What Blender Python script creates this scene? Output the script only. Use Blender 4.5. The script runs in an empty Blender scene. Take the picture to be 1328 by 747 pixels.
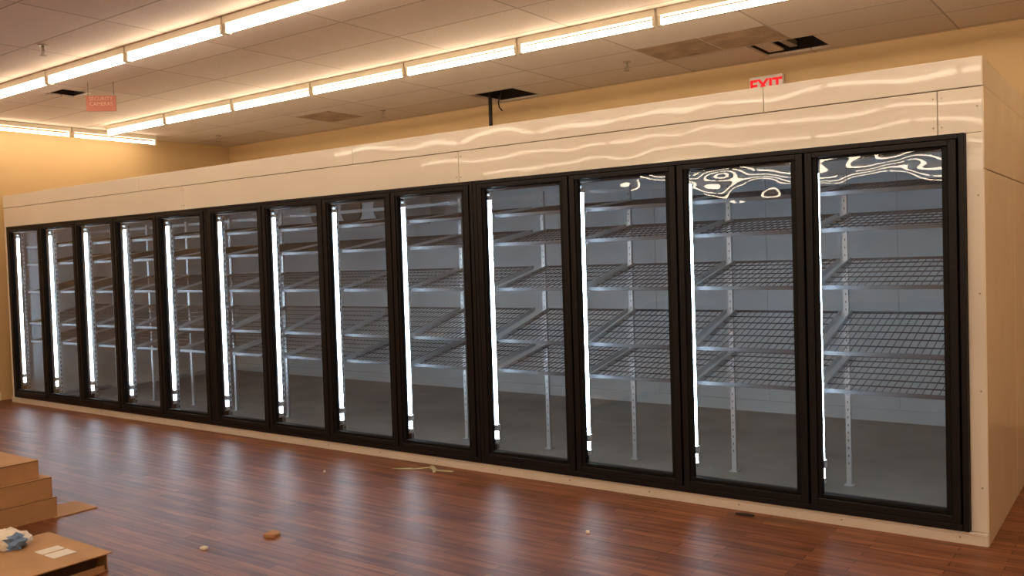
import bpy, bmesh, math, random
from mathutils import Vector, Matrix
random.seed(7)
scene=bpy.context.scene
try:
    scene.view_settings.view_transform='Standard'
    scene.view_settings.look='None'
    scene.view_settings.exposure=0
except Exception as ex: print(ex)

# ---------------- helpers ----------------
def newmat(name):
    m=bpy.data.materials.new(name); m.use_nodes=True
    nt=m.node_tree; nt.nodes.clear()
    out=nt.nodes.new('ShaderNodeOutputMaterial')
    return m,nt,out
def principled(name,col,rough=.5,metal=0.,spec=.5,noise=None,bump=None,coat=0,bscale=(1,1,1)):
    m,nt,out=newmat(name)
    b=nt.nodes.new('ShaderNodeBsdfPrincipled')
    b.inputs['Base Color'].default_value=(*col,1); b.inputs['Roughness'].default_value=rough
    b.inputs['Metallic'].default_value=metal; b.inputs['Specular IOR Level'].default_value=spec
    b.inputs['Coat Weight'].default_value=coat
    nt.links.new(b.outputs[0],out.inputs[0])
    tc=nt.nodes.new('ShaderNodeTexCoord')
    if noise:
        sc,amt=noise
        n=nt.nodes.new('ShaderNodeTexNoise'); n.inputs['Scale'].default_value=sc; n.inputs['Detail'].default_value=4
        nt.links.new(tc.outputs['Object'],n.inputs['Vector'])
        r=nt.nodes.new('ShaderNodeValToRGB')
        r.color_ramp.elements[0].position=.3; r.color_ramp.elements[1].position=.7
        r.color_ramp.elements[0].color=(*[c*(1-amt) for c in col],1)
        r.color_ramp.elements[1].color=(*[min(1,c*(1+amt*.5)) for c in col],1)
        nt.links.new(n.outputs['Fac'],r.inputs[0]); nt.links.new(r.outputs[0],b.inputs['Base Color'])
    if bump:
        sc,st,dist=bump
        mp=nt.nodes.new('ShaderNodeMapping'); mp.inputs['Scale'].default_value=bscale
        n=nt.nodes.new('ShaderNodeTexNoise'); n.inputs['Scale'].default_value=sc; n.inputs['Detail'].default_value=1
        nt.links.new(tc.outputs['Object'],mp.inputs[0]); nt.links.new(mp.outputs[0],n.inputs['Vector'])
        bp=nt.nodes.new('ShaderNodeBump'); bp.inputs['Strength'].default_value=st; bp.inputs['Distance'].default_value=dist
        nt.links.new(n.outputs['Fac'],bp.inputs['Height']); nt.links.new(bp.outputs[0],b.inputs['Normal'])
        if coat: nt.links.new(bp.outputs[0],b.inputs['Coat Normal'])
    return m
def emission(name,col,st):
    m,nt,out=newmat(name)
    e=nt.nodes.new('ShaderNodeEmission'); e.inputs[0].default_value=(*col,1); e.inputs[1].default_value=st
    nt.links.new(e.outputs[0],out.inputs[0]); return m

class MB:
    def __init__(s): s.bm=bmesh.new()
    def box(s,x0,x1,y0,y1,z0,z1,mi=0):
        vs=[s.bm.verts.new((x,y,z)) for x in(x0,x1) for y in(y0,y1) for z in(z0,z1)]
        for f in ((0,1,3,2),(4,6,7,5),(0,4,5,1),(2,3,7,6),(0,2,6,4),(1,5,7,3)):
            fc=s.bm.faces.new([vs[i] for i in f]); fc.material_index=mi
    def quad(s,pts,mi=0):
        fc=s.bm.faces.new([s.bm.verts.new(p) for p in pts]); fc.material_index=mi
    def tube(s,a,b,r,n=6,mi=0,caps=True,r2=None):
        a=Vector(a); b=Vector(b); d=(b-a).normalized()
        u=d.orthogonal().normalized(); v=d.cross(u)
        if r2 is None: r2=r
        A=[];B=[]
        for i in range(n):
            t=2*math.pi*(i+.5)/n; o=u*math.cos(t)+v*math.sin(t)
            A.append(s.bm.verts.new(a+o*r)); B.append(s.bm.verts.new(b+o*r2))
        for i in range(n):
            f=s.bm.faces.new((A[i],A[(i+1)%n],B[(i+1)%n],B[i])); f.material_index=mi; f.smooth=n>5
        if caps:
            f=s.bm.faces.new(A[::-1]); f.material_index=mi
            f=s.bm.faces.new(B); f.material_index=mi
    def path(s,pts,r,n=6,mi=0):
        for a,b in zip(pts[:-1],pts[1:]): s.tube(a,b,r,n,mi)
    def sheared(s,x0,x1,ya,za,yb,zb,h,mi=0):   # bar following a slope in y,z
        vs=[]
        for x in(x0,x1):
            for (y,z) in((ya,za),(yb,zb)):
                for dz in(-h,0): vs.append(s.bm.verts.new((x,y,z+dz)))
        for f in ((0,1,3,2),(4,6,7,5),(0,4,5,1),(2,3,7,6),(0,2,6,4),(1,5,7,3)):
            fc=s.bm.faces.new([vs[i] for i in f]); fc.material_index=mi
    def mesh(s,name,mats):
        bmesh.ops.recalc_face_normals(s.bm,faces=s.bm.faces)
        me=bpy.data.meshes.new(name); s.bm.to_mesh(me); s.bm.free()
        for m in mats: me.materials.append(m)
        return me
    def obj(s,name,mats,parent=None,loc=(0,0,0)):
        return link(name,s.mesh(name,mats),parent,loc)
def link(name,me,parent=None,loc=(0,0,0),rot=None):
    o=bpy.data.objects.new(name,me); bpy.context.collection.objects.link(o); o.location=loc
    if rot: o.rotation_euler=rot
    if parent: o.parent=parent
    return o
def bevel(o,w,seg=2):
    m=o.modifiers.new('bevel','BEVEL'); m.width=w; m.segments=seg; m.limit_method='ANGLE'
    return o

# ---------------- materials ----------------
WARM=(1.0,.79,.57)
M_tube=emission('fluorescent_tube_glow',WARM,17)
M_led=emission('led_glow',(.70,.86,1.0),36)
M_fix=principled('fixture_enamel',(.85,.78,.62),.4)
M_wall=principled('cream_yellow_paint',(.72,.51,.26),.6,noise=(1.2,.05),bump=(60,.1,.002))
M_black=principled('black_aluminium_frame',(.008,.007,.009),.42,0,.22)
M_black2=principled('black_gasket',(.004,.004,.005),.6,0,.2)
M_header=principled('glossy_white_panel',(.74,.69,.61),.25,0,.4,noise=(.8,.04),bump=(2.6,.5,.009),coat=.55,bscale=(.8,1,.7))
M_side=principled('side_panel_reflect_tint',(.74,.66,.50),.2,0,.5,noise=(1,.05),bump=(3,.4,.01))  # yellow tint paints the warm reflections on the side into the base colour
M_trim=principled('white_trim_metal',(.74,.68,.60),.35)
M_seam=principled('panel_seam',(.36,.31,.25),.6)
M_screw=principled('screw_steel',(.35,.32,.28),.35,1)
M_inner=principled('cooler_inner_metal',(.50,.555,.59),.27,0,.5,noise=(1.4,.08),bump=(55,.35,.004))
M_innerseam=principled('cooler_inner_seam',(.40,.44,.47),.6)
M_innerceil=principled('cooler_inner_ceiling',(.56,.58,.59),.4)
M_conc=principled('cooler_concrete_floor',(.29,.245,.20),.5,noise=(1.7,.25))
M_chrome=principled('galvanized_steel',(.50,.52,.54),.38,.6)
M_wire=principled('dark_shelf_wire',(.04,.04,.045),.4,.4)
M_rail=principled('shelf_rail_steel',(.11,.115,.125),.55,.3,.3)
M_slot=principled('slot_dark',(.05,.05,.055),.7)
M_card=principled('corrugated_cardboard',(.50,.29,.14),.8,noise=(6,.12))
M_carddark=principled('cardboard_shade_and_joint',(.10,.055,.03),.85)  # cardboard darkened to paint shade in the carton opening; also the lid joint
M_label=principled('paper_label',(.80,.76,.68),.6)
M_blue=principled('blue_print',(.16,.28,.5),.6)
M_dark=principled('plenum_dark',(.035,.025,.02),.9)
M_red=emission('exit_letter_red',(1.0,.03,.03),.95)
M_signwhite=principled('sign_white_plastic',(.85,.82,.78),.4)
M_redsign=principled('red_sign_panel',(.42,.12,.07),.5)
M_signtxt=principled('sign_lettering',(.75,.42,.30),.5)
M_brass=principled('sprinkler_metal',(.45,.38,.28),.4,.8)
M_fan=principled('evaporator_shell',(.45,.47,.48),.4,.5)
M_fanhole=principled('evaporator_fan_opening',(.13,.12,.11),.7)
M_stain=principled('stained_ceiling_tile',(.50,.34,.22),.9,noise=(5,.3))

# glass
m,nt,out=newmat('door_glass'); M_glass=m
tr=nt.nodes.new('ShaderNodeBsdfTransparent'); tr.inputs[0].default_value=(.92,.95,.96,1)
gl=nt.nodes.new('ShaderNodeBsdfGlossy'); gl.inputs['Roughness'].default_value=.01; gl.inputs[0].default_value=(1,1,1,1)
fr=nt.nodes.new('ShaderNodeFresnel'); fr.inputs[0].default_value=1.5
mu=nt.nodes.new('ShaderNodeMath'); mu.operation='MULTIPLY'; mu.inputs[1].default_value=1.7; mu.use_clamp=True
mx=nt.nodes.new('ShaderNodeMixShader')
mp=nt.nodes.new('ShaderNodeMapping'); mp.inputs['Scale'].default_value=(1,1,1.5)
no=nt.nodes.new('ShaderNodeTexNoise'); no.inputs['Scale'].default_value=2.9; no.inputs['Detail'].default_value=1.0
bp=nt.nodes.new('ShaderNodeBump'); bp.inputs['Strength'].default_value=.5; bp.inputs['Distance'].default_value=.0066
geo=nt.nodes.new('ShaderNodeNewGeometry')
nt.links.new(geo.outputs['Position'],mp.inputs[0]); nt.links.new(mp.outputs[0],no.inputs['Vector'])
nt.links.new(no.outputs['Fac'],bp.inputs['Height']); nt.links.new(bp.outputs[0],gl.inputs['Normal'])
nt.links.new(fr.outputs[0],mu.inputs[0]); nt.links.new(mu.outputs[0],mx.inputs[0])
nt.links.new(tr.outputs[0],mx.inputs[1]); nt.links.new(gl.outputs[0],mx.inputs[2]); nt.links.new(mx.outputs[0],out.inputs[0])

# wood floor
m,nt,out=newmat('cherry_laminate_floor'); M_floor=m
b=nt.nodes.new('ShaderNodeBsdfPrincipled'); nt.links.new(b.outputs[0],out.inputs[0])
tc=nt.nodes.new('ShaderNodeTexCoord')
br=nt.nodes.new('ShaderNodeTexBrick'); br.offset=.37; br.inputs['Scale'].default_value=1
br.inputs['Brick Width'].default_value=.62; br.inputs['Row Height'].default_value=.066; br.inputs['Mortar Size'].default_value=.0022
br.inputs['Color1'].default_value=(.285,.108,.048,1); br.inputs['Color2'].default_value=(.15,.052,.025,1); br.inputs['Mortar'].default_value=(.05,.018,.01,1)
br.inputs['Mortar Smooth'].default_value=.3; br.inputs['Bias'].default_value=-.1
nt.links.new(tc.outputs['Object'],br.inputs['Vector'])
mp=nt.nodes.new('ShaderNodeMapping'); mp.inputs['Scale'].default_value=(2.2,34,1)
gn=nt.nodes.new('ShaderNodeTexNoise'); gn.inputs['Scale'].default_value=1; gn.inputs['Detail'].default_value=6; gn.inputs['Distortion'].default_value=.6
nt.links.new(tc.outputs['Object'],mp.inputs[0]); nt.links.new(mp.outputs[0],gn.inputs['Vector'])
rp=nt.nodes.new('ShaderNodeValToRGB'); rp.color_ramp.elements[0].position=.3; rp.color_ramp.elements[1].position=.72
rp.color_ramp.elements[0].color=(.55,.5,.45,1); rp.color_ramp.elements[1].color=(1.3,1.3,1.25,1)
nt.links.new(gn.outputs['Fac'],rp.inputs[0])
mm=nt.nodes.new('ShaderNodeMix'); mm.data_type='RGBA'; mm.blend_type='MULTIPLY'; mm.inputs[0].default_value=1
nt.links.new(br.outputs['Color'],mm.inputs[6]); nt.links.new(rp.outputs[0],mm.inputs[7]); nt.links.new(mm.outputs[2],b.inputs['Base Color'])
b.inputs['Roughness'].default_value=.42; b.inputs['Specular IOR Level'].default_value=.22
bp=nt.nodes.new('ShaderNodeBump'); bp.inputs['Strength'].default_value=.12; bp.inputs['Distance'].default_value=.003
nt.links.new(gn.outputs['Fac'],bp.inputs['Height']); nt.links.new(bp.outputs[0],b.inputs['Normal'])

# ceiling tiles
m,nt,out=newmat('acoustic_ceiling_tile'); M_ceil=m
b=nt.nodes.new('ShaderNodeBsdfPrincipled'); nt.links.new(b.outputs[0],out.inputs[0]); b.inputs['Roughness'].default_value=.85
tc=nt.nodes.new('ShaderNodeTexCoord'); mp=nt.nodes.new('ShaderNodeMapping'); mp.inputs['Location'].default_value=(0,-.35,0)
br=nt.nodes.new('ShaderNodeTexBrick'); br.offset=0; br.inputs['Scale'].default_value=1
br.inputs['Brick Width'].default_value=1.22; br.inputs['Row Height'].default_value=.61; br.inputs['Mortar Size'].default_value=.011
br.inputs['Mortar Smooth'].default_value=.6
br.inputs['Color1'].default_value=(.84,.71,.60,1); br.inputs['Color2'].default_value=(.74,.60,.49,1); br.inputs['Mortar'].default_value=(.48,.37,.29,1)
nt.links.new(tc.outputs['Object'],mp.inputs[0]); nt.links.new(mp.outputs[0],br.inputs['Vector'])
n=nt.nodes.new('ShaderNodeTexNoise'); n.inputs['Scale'].default_value=90; n.inputs['Detail'].default_value=3
nt.links.new(tc.outputs['Object'],n.inputs['Vector'])
rp=nt.nodes.new('ShaderNodeValToRGB'); rp.color_ramp.elements[0].position=.35; rp.color_ramp.elements[1].position=.6
rp.color_ramp.elements[0].color=(.85,.85,.85,1); rp.color_ramp.elements[1].color=(1,1,1,1); nt.links.new(n.outputs['Fac'],rp.inputs[0])
mm=nt.nodes.new('ShaderNodeMix'); mm.data_type='RGBA'; mm.blend_type='MULTIPLY'; mm.inputs[0].default_value=1
nt.links.new(br.outputs['Color'],mm.inputs[6]); nt.links.new(rp.outputs[0],mm.inputs[7]); nt.links.new(mm.outputs[2],b.inputs['Base Color'])

# ---------------- room shell ----------------
XL,XR,YF,YB,H=-.42,16.5,-22.,3.47,3.40
def plane_obj(name,x0,x1,y0,y1,z0,z1,mat):
    a=MB(); a.box(x0,x1,y0,y1,z0,z1); return a.obj(name,[mat])
plane_obj('floor',XL,XR,YF,YB,-.1,0,M_floor)
plane_obj('wall_back',XL-.1,XR+.1,YB,YB+.1,0,H+.5,M_wall)
plane_obj('wall_left',XL-.1,XL,YF,YB,0,H+.5,M_wall)
plane_obj('wall_right',XR,XR+.1,YF,YB,0,H+.5,M_wall)
plane_obj('wall_front',XL-.1,XR+.1,YF-.1,YF,0,H+.5,M_wall)
# ceiling with missing tiles
holes=[(4.88,5.49,2.79,3.40),(8.12,8.74,2.75,3.33),(1.85,2.25,-.45,-.12)]
xs=sorted({XL,XR,*[h[i] for h in holes for i in(0,1)]}); ys=sorted({YF,YB,*[h[i] for h in holes for i in(2,3)]})
a=MB()
for i in range(len(xs)-1):
    for j in range(len(ys)-1):
        cx=(xs[i]+xs[i+1])/2; cy=(ys[j]+ys[j+1])/2
        if any(h[0]<cx<h[1] and h[2]<cy<h[3] for h in holes): continue
        a.quad([(xs[i],ys[j],H),(xs[i+1],ys[j],H),(xs[i+1],ys[j+1],H),(xs[i],ys[j+1],H)])
for h in holes:
    x0,x1,y0,y1=h; t=H+.35
    for p in ([(x0,y0,H),(x1,y0,H),(x1,y0,t),(x0,y0,t)],[(x0,y1,H),(x1,y1,H),(x1,y1,t),(x0,y1,t)],
              [(x0,y0,H),(x0,y1,H),(x0,y1,t),(x0,y0,t)],[(x1,y0,H),(x1,y1,H),(x1,y1,t),(x1,y0,t)],[(x0,y0,t),(x1,y0,t),(x1,y1,t),(x0,y1,t)]):
        a.quad(p,1)
    w=.012
    for bx in ((x0-w,x0+w,y0-w,y1+w),(x1-w,x1+w,y0-w,y1+w),(x0,x1,y0-w,y0+w),(x0,x1,y1-w,y1+w)):
        a.box(bx[0],bx[1],bx[2],bx[3],H-.002,H+.02,0)
a.box(4.9,5.47,3.05,3.12,H+.12,H+.22,3); a.box(8.14,8.72,3.0,3.06,H+.1,H+.2,3); a.box(8.35,8.42,2.77,3.3,H+.05,H+.1,3)
# water-stained tiles
for (sx,sy) in ((7.32,2.14),(7.93,2.14),(2.44,2.35)):
    a.box(sx+.01,sx+.60,sy+.01,sy+.60,H-.003,H+.01,4)
a.obj('ceiling',[M_ceil,M_dark,M_fix,M_seam,M_stain])
a=MB(); a.box(8.16,8.30,2.78,3.28,H+.03,H+.045); o=a.obj('loose_ceiling_tile',[M_ceil])
a=MB(); a.box(XL,XL+.012,YF,-.02,0,.1); a.obj('baseboard_left',[M_fix])

# conduit + cable
a=MB(); a.tube((5.06,2.95,2.5),(5.06,2.95,H+.1),.022,10); a.tube((5.06,2.95,2.5),(5.06,2.95,2.53),.04,10); a.obj('conduit_pipe',[M_dark])
a=MB(); pts=[(5.24,2.95,H+.2),(5.22,2.94,H-.02),(5.19,2.93,H-.1),(5.2,2.93,H-.16),(5.24,2.93,H-.2)]; a.path(pts,.008,6); a.obj('hanging_cable',[M_dark])

# ---------------- fluorescent rows ----------------
def light_row(x_start,n,seg,y,name='fluorescent_strip_light',vertical=False):
    a=MB()
    for i in range(n):
        s=x_start+i*seg; e=s+seg
        if vertical:
            a.box(y-.032,y+.032,s+.01,e-.01,3.345,3.398,0)
            a.box(y-.025,y+.025,s+.012,s+.035,3.275,3.345,0); a.box(y-.025,y+.025,e-.035,e-.012,3.275,3.345,0)
            a.tube((y,s+.035,3.30),(y,e-.035,3.30),.019,10,1)
        else:
            a.box(s+.01,e-.01,y-.032,y+.032,3.345,3.398,0)
            a.box(s+.012,s+.035,y-.025,y+.025,3.275,3.345,0); a.box(e-.035,e-.012,y-.025,y+.025,3.275,3.345,0)
            a.tube((s+.035,y,3.30),(e-.035,y,3.30),.023,10,1)
    a.obj(name,[M_fix,M_tube])
light_row(.33,12,1.313,-.93)
light_row(.33,12,1.293,1.10)
light_row(2.02-1.19*3,3,1.19,-.07,vertical=True)
for k in range(1,10):
    light_row(.33,12,1.313,-.93-2.03*k)

# ---------------- cooler ----------------
W,E=.783,.069
def X(k): return k*W+E*((k>=5)+(k>=9))
L=X(13)
cooler=bpy.data.objects.new('walk_in_cooler',None); bpy.context.collection.objects.link(cooler)
X0,X1=-.15,10.43; CY=3.27; ZT=2.50; ZJ=2.35; ZF=2.12; ZB=.07
def panel_row(name,edges,z0,z1,y0,y1):
    a=MB()
    for p,q in zip(edges[:-1],edges[1:]): a.box(p+.0015,q-.0015,y0,y1,z0,z1)
    o=a.obj(name,[M_header],cooler); bevel(o,.003,2); return o
panel_row('header_panel',[X0,3.55,7.0,10.22,X1],ZF,ZJ-.002,0,.09)
panel_row('top_fascia',[X0,2.8,5.9,9.3,X1+.0],ZJ+.002,ZT,-.004,.09)
a=MB(); a.box(X0,X1,.012,.085,ZF,ZT-.01); a.obj('header_core',[M_seam],cooler)
a=MB(); a.box(L+.034,X1,0,.09,ZB,ZF-.002); a.box(X0,-.034,0,.09,ZB,ZF-.002); bevel(a.obj('front_end_panel',[M_header],cooler),.003)
a=MB(); a.box(X0,X1,-.012,.09,0,ZB-.002); a.box(X0,X1,-.016,-.011,.052,ZB-.002)
bevel(a.obj('base_curb',[M_trim],cooler),.003)
a=MB()
ye=[.0,1.1,2.2,CY]
for p,q in zip(ye[:-1],ye[1:]):
    a.box(X1-.012,X1+.004,p+.002,q-.002,.0,1.93); a.box(X1-.012,X1+.004,p+.002,q-.002,1.936,ZJ)
a.box(X1-.012,X1+.002,-.003,CY,ZJ+.003,ZT)
bevel(a.obj('side_panel_right',[M_side],cooler),.002)
a=MB(); a.box(L+.05,X1-.012,.09,CY,0,ZT-.01,0); a.obj('side_wall_core',[M_inner],cooler)
a=MB(); a.box(X0,-.06,.09,CY,0,ZT-.01,0); a.obj('side_panel_left',[M_inner],cooler)
a=MB()
k=-.06
while k<L+.05:
    a.box(k+.001,min(k+1.169,L+.05)-.001,3.17,CY,0,ZT-.01); k+=1.17
bevel(a.obj('back_panel',[M_inner],cooler),.002)
a=MB(); a.box(-.06,L+.05,3.176,3.26,0,2.4); a.obj('back_panel_core',[M_innerseam],cooler)
a=MB(); a.box(-.06,L+.05,.09,3.17,2.42,ZT-.012); a.obj('roof_panel',[M_innerceil],cooler)
a=MB(); a.box(-.06,L+.05,.09,3.17,0.001,.012); a.obj('cooler_floor_slab',[M_conc],cooler)
a=MB(); a.box(-.06,L+.05,3.145,3.17,.012,.12); a.obj('inner_kick_plate',[M_inner],cooler)
a=MB()
x=.1
while x<X1:
    a.tube((x,-.016,.035),(x,-.012,.035),.005,8); x+=.6
for z in (.3,.8,1.3,1.8,2.25,2.45): a.tube((X1-.025,-.003,z),(X1-.025,.002,z),.005,8)
for xx in (3.53,3.57,6.98,7.02,10.2,10.24):
    for z in(2.16,2.31): a.tube((xx,-.003,z),(xx,.002,z),.005,8)
a.obj('panel_screws',[M_screw],cooler)

for g,(k0,k1) in enumerate(((0,5),(5,9),(9,13))):
    xl=X(k0)-.032; xr=(X(k1)-(E if k1<13 else 0))+.032
    a=MB()
    a.box(xl,xl+.030,-.034,.09,ZB,ZF); a.box(xr-.030,xr,-.034,.09,ZB,ZF)
    a.box(xl+.03,xr-.03,-.034,.09,ZF-.028,ZF); a.box(xl+.03,xr-.03,-.034,.09,ZB,ZB+.035)
    a.box(xl+.03,xr-.03,.012,.09,ZF-.075,ZF-.028); a.box(xl+.03,xr-.03,.012,.09,ZB+.035,ZB+.085)
    a.box(xl+.03,xl+.055,.012,.09,ZB,ZF); a.box(xr-.055,xr-.03,.012,.09,ZB,ZF)
    for k in range(k0+1,k1): a.box(X(k)-.028,X(k)+.028,.012,.085,ZB+.03,ZF-.03)
    bevel(a.obj('door_frame',[M_black],cooler),.004)

# doors
dw=W-.012
a=MB()
rz0,rz1=.107,2.09
def rail(x0,x1,z0,z1): a.box(x0,x1,-.040,.010,z0,z1,0)
rail(0,.040,rz0,rz1); rail(dw-.040,dw,rz0,rz1); rail(.040,dw-.040,rz0,rz0+.042); rail(.040,dw-.040,rz1-.030,rz1)
gx0,gx1,gz0,gz1=.064,dw-.070,.171,2.051
a.box(.040,gx0,-.030,.006,rz0+.042,rz1-.03,1); a.box(gx1,dw-.040,-.030,.006,rz0+.042,rz1-.03,1)
a.box(gx0,gx1,-.030,.006,rz0+.042,gz0,1); a.box(gx0,gx1,-.030,.006,gz1,rz1-.03,1)
a.quad([(gx0,-.012,gz0),(gx1,-.012,gz0),(gx1,-.012,gz1),(gx0,-.012,gz1)],2)
door_me=a.mesh('glass_door',[M_black,M_black2,M_glass])
for k in range(13):
    o=link('glass_door',door_me,None,(X(k)+.006,0,0)); bevel(o,.004)

# LED strips
a=MB()
a.box(0,.008,-.016,.020,.20,2.03,0)
a.tube((.015,0.004,.22),(.015,0.004,2.01),.0115,8,1)
for z in(.24,2.01): a.box(.004,.028,-.013,.020,z-.03,z,2)
a.box(.0,.034,-.014,.022,.30,.345,2)
led_me=a.mesh('led_strip_light',[M_chrome,M_led,M_signwhite])
for k in range(13):
    link('led_strip_light',led_me,None,(X(k)+.029,.060,0))

# shelf racks
levels=[(1.87,1.955),(1.66,1.77),(1.33,1.48),(.95,1.14),(.73,.86)]
YFr,YRe=.17,.84
def post(a,x,y,top=2.08,front=False):
    a.box(x-.016,x+.016,y-.012,y+.012,.012,top,0)
    a.box(x-.03,x+.03,y-.03,y+.03,.012,.018,0)
    z=.15
    while z<top-.04:
        if front: a.box(x-.0166,x+.0166,y-.006,y+.006,z,z+.025,1)
        else: a.box(x-.003,x+.003,y-.0126,y+.0126,z,z+.014,1)
        z+=.05
def rack(last=False):
    a=MB()
    post(a,-.03,YFr-.03,2.08,True); post(a,-.03,YRe)
    if last: post(a,W-.05,YFr-.03,2.08,True); post(a,W-.05,YRe)
    x0,x1=.0,W-.065
    for zf,zb in levels:
        def zz(y): return zf+(zb-zf)*(y-YFr)/(YRe-YFr)
        a.sheared(x0,x0+.008,YFr,zf+.012,YRe,zb+.012,.032,0); a.sheared(x1-.008,x1,YFr,zf+.012,YRe,zb+.012,.032,0)
        a.box(x0,x1,YFr-.004,YFr+.003,zf-.014,zf+.010,2)
        a.box(x0,x1,YRe-.004,YRe+.004,zb-.010,zb+.006,3)
        n=17
        for i in range(1,n):
            x=x0+(x1-x0)*i/n
            a.tube((x,YFr,zf+.004),(x,YRe,zb+.004),.0024,4,3,False)
        for i in range(1,6):
            y=YFr+(YRe-YFr)*i/6
            a.tube((x0,y,zz(y)),(x1,y,zz(y)),.004,5,3,False)
    a.box(-.03,W-.03,YRe+.012,YRe+.018,2.03,2.06,0)
    return a.mesh('wire_shelf_rack',[M_chrome,M_slot,M_rail,M_wire])
rm=rack(); rl=rack(True)
for k in range(13):
    link('wire_shelf_rack',rl if k==12 else rm,None,(X(k)+.005,0,0))

# evaporator unit
a=MB()
a.box(2.45,4.15,2.45,2.9,2.0,2.40,0)
for i in range(3):
    cx=2.75+i*.55
    a.tube((cx,2.45,2.19),(cx,2.425,2.19),.17,24,1)
    for r in (.16,.12,.08,.04):
        for j in range(24):
            t0=2*math.pi*j/24;t1=2*math.pi*(j+1)/24
            a.tube((cx+r*math.cos(t0),2.415,2.19+r*math.sin(t0)),(cx+r*math.cos(t1),2.415,2.19+r*math.sin(t1)),.002,4,3,False)
    for j in range(4):
        t=math.pi*j/4
        a.tube((cx-.16*math.cos(t),2.418,2.19-.16*math.sin(t)),(cx+.16*math.cos(t),2.418,2.19+.16*math.sin(t)),.002,4,3,False)
for x in(2.5,4.1): a.box(x-.02,x+.02,2.5,2.54,2.4,2.42,2)
a.obj('evaporator_fan_unit',[M_fan,M_fanhole,M_chrome,M_rail],cooler)

# ---------------- signs ----------------
def text_mesh(txt,size,ext,mat,name,off=0):
    cu=bpy.data.curves.new(name,'FONT'); cu.body=txt; cu.size=size; cu.extrude=ext; cu.align_x='CENTER'; cu.align_y='CENTER'; cu.offset=off
    ob=bpy.data.objects.new(name,cu); bpy.context.collection.objects.link(ob)
    dg=bpy.context.evaluated_depsgraph_get(); me=bpy.data.meshes.new_from_object(ob.evaluated_get(dg))
    bpy.data.objects.remove(ob); me.materials.clear(); me.materials.append(mat); return me
es=bpy.data.objects.new('exit_sign',None); bpy.context.collection.objects.link(es); es.location=(8.07,3.43,3.135)
a=MB(); a.box(-.165,.165,-.02,.035,-.11,.11); bevel(a.obj('sign_housing',[M_signwhite],es),.01)
link('letters',text_mesh('EXIT',.155,.002,M_red,'letters',.005),es,(0,-.023,.015),(math.pi/2,0,0))
ss=bpy.data.objects.new('security_camera_sign',None); bpy.context.collection.objects.link(ss); ss.location=(2.81,-.36,3.19); ss.rotation_euler=(0,0,.75)
a=MB(); a.box(-.14,.14,-.006,.006,-.075,.075,0); a.obj('sign_plate',[M_redsign],ss)
a=MB(); a.tube((-.12,0,.075),(-.12,0,.21),.002,5); a.tube((.12,0,.075),(.12,0,.21),.002,5); a.obj('hanger_wires',[M_dark],ss)
link('lettering',text_mesh('SECURITY\nCAMERAS',.05,.001,M_signtxt,'lettering'),ss,(0,-.0075,.02),(math.pi/2,0,0))

# sprinklers
a=MB()
a.tube((0,0,0),(0,0,-.008),.035,16); a.tube((0,0,-.008),(0,0,-.05),.011,8)
a.path([(.012,0,-.03),(.022,0,-.055),(.006,0,-.085)],.0035,5); a.path([(-.012,0,-.03),(-.022,0,-.055),(-.006,0,-.085)],.0035,5)
a.tube((0,0,-.05),(0,0,-.08),.004,6); a.tube((0,0,-.083),(0,0,-.088),.026,14)
sp=a.mesh('sprinkler_head',[M_brass])
for p in ((3.86,-1.42),(3.53,2.80),(7.03,2.54),(.50,2.62)): link('sprinkler_head',sp,None,(p[0],p[1],H-.001))

# ---------------- cardboard ----------------
def carton(name,x0,x1,y0,y1,z0,z1):
    a=MB(); a.box(x0,x1,y0,y1,z0,z1,0)
    ym=(y0+y1)/2
    a.box(x0,x1,ym-.03,ym+.03,z1,z1+.0015,1)
    a.box(x1-.001,x1+.0015,y0,y1,z1-.006,z1-.003,2)
    o=a.obj(name,[M_card,M_card,M_carddark]); bevel(o,.004); return o
carton('cardboard_box',4.85,5.47,-3.6,-2.27,0,.13)
carton('cardboard_box',4.83,5.46,-3.6,-2.29,.132,.26)
carton('cardboard_box',4.80,5.42,-3.6,-2.35,.262,.375)
a=MB(); a.box(5.2,5.5,-2.3,-2.02,.001,.006,0); o=a.obj('cardboard_sheet',[M_card])
x0,x1,y0,y1,z1=6.12,6.78,-3.6,-2.64,.10
a=MB()
a.box(x0,x1-.05,y0,y1,0,.006,0); a.box(x0,x0+.005,y0,y1,.006,z1,0); a.box(x0,x1-.05,y1-.005,y1,.006,z1,0)
a.box(x1-.14,x1-.135,y0,y1-.02,.006,z1-.01,1)
a.box(x0,x1,y0,y1,z1,z1+.006,0)
a.box(x1-.05,x1-.045,y0,y1-.02,.0,.035,0)
a.box(6.42,6.50,-2.86,-2.74,z1+.006,z1+.008,2); a.box(6.52,6.62,-2.86,-2.74,z1+.006,z1+.008,2)
a.obj('open_shipping_carton',[M_card,M_carddark,M_label])
bm=bmesh.new(); bmesh.ops.create_icosphere(bm,subdivisions=3,radius=1)
for v in bm.verts:
    n=1+random.uniform(-.16,.16); v.co=Vector((v.co.x*.12*n,v.co.y*.09*n,max(-.03,v.co.z*.06*n)))
for f in bm.faces: f.material_index=1 if (f.calc_center_median().x>.075 and f.calc_center_median().y<0.03) else 0
me=bpy.data.meshes.new('crumpled_packet'); bm.to_mesh(me); bm.free(); me.materials.append(M_label); me.materials.append(M_blue)
link('crumpled_packet',me,None,(6.20,-2.88,.137))

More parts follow.
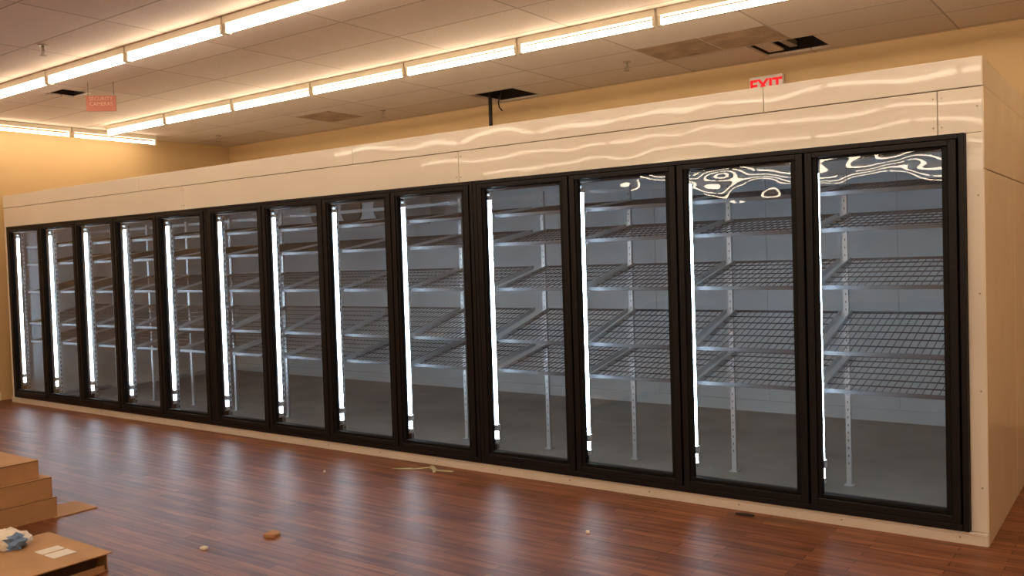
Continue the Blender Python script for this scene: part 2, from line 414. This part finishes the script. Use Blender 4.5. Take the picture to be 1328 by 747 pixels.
# debris
def scrap(name,x,y,sx,sy,mat,rot=0,h=.012,n=7):
    a=MB()
    pts=[(math.cos(2*math.pi*i/n)*sx*random.uniform(.6,1.1),math.sin(2*math.pi*i/n)*sy*random.uniform(.6,1.1)) for i in range(n)]
    t=[a.bm.verts.new((p[0],p[1],h*random.uniform(.5,1.4))) for p in pts]; b_=[a.bm.verts.new((p[0],p[1],0.001)) for p in pts]
    c=a.bm.verts.new((0,0,h*1.6))
    for i in range(n):
        j=(i+1)%n
        a.bm.faces.new((t[i],t[j],c)); a.bm.faces.new((b_[i],b_[j],t[j],t[i]))
    a.bm.faces.new(b_[::-1]); o=a.obj(name,[mat],None,(x,y,0)); o.rotation_euler=(0,0,rot)
M_scrap=principled('torn_cardboard',(.46,.25,.12),.8); M_green=principled('green_tape',(.42,.38,.19),.6)
scrap('paper_scrap',6.87,-2.16,.035,.02,M_label)
scrap('cardboard_scrap',7.0,-1.81,.06,.05,M_scrap,.5,.014)
scrap('paper_scrap',8.55,-.85,.014,.012,M_label)
scrap('dark_scrap',9.17,-.09,.06,.02,M_dark,.1,.01)
scrap('paper_scrap',6.1,-.6,.012,.010,M_label)
a=MB()
pts=[(6.48,-.28),(6.62,-.22),(6.72,-.12),(6.80,-.16),(6.95,-.14)]
for p,q in zip(pts[:-1],pts[1:]): a.quad([(p[0],p[1],.003),(q[0],q[1],.004),(q[0]+.01,q[1]+.022,.012),(p[0]+.01,p[1]+.022,.006)])
pts=[(6.66,-.05),(6.75,-.12),(6.84,-.22)]
for p,q in zip(pts[:-1],pts[1:]): a.quad([(p[0],p[1],.004),(q[0],q[1],.003),(q[0]+.02,q[1]+.012,.01),(p[0]+.02,p[1]+.012,.008)])
a.obj('tape_strip',[M_green])

# ---------------- world ----------------
w=bpy.data.worlds.new('World'); scene.world=w; w.use_nodes=True
w.node_tree.nodes['Background'].inputs[0].default_value=(.9,.75,.55,1); w.node_tree.nodes['Background'].inputs[1].default_value=.05

# ---------------- camera ----------------
yaw,pitch,roll,f=.634,-.0336,-.0315,1148.75
cy_,sy_=math.cos(yaw),math.sin(yaw); cp,spn=math.cos(pitch),math.sin(pitch)
fwd=Vector((-sy_*cp,cy_*cp,spn)); r0=Vector((cy_,sy_,0)); u0=r0.cross(fwd)
cr,sr=math.cos(roll),math.sin(roll)
right=r0*cr+u0*sr; up=u0*cr-r0*sr
M=Matrix((( right.x,up.x,-fwd.x,11.1557),(right.y,up.y,-fwd.y,-5.0379),(right.z,up.z,-fwd.z,1.555),(0,0,0,1)))
cam=bpy.data.cameras.new('camera'); co=bpy.data.objects.new('camera',cam); bpy.context.collection.objects.link(co)
co.matrix_world=M; cam.sensor_width=36; cam.lens=f*36/1328; cam.clip_start=.05; cam.clip_end=100
scene.camera=co
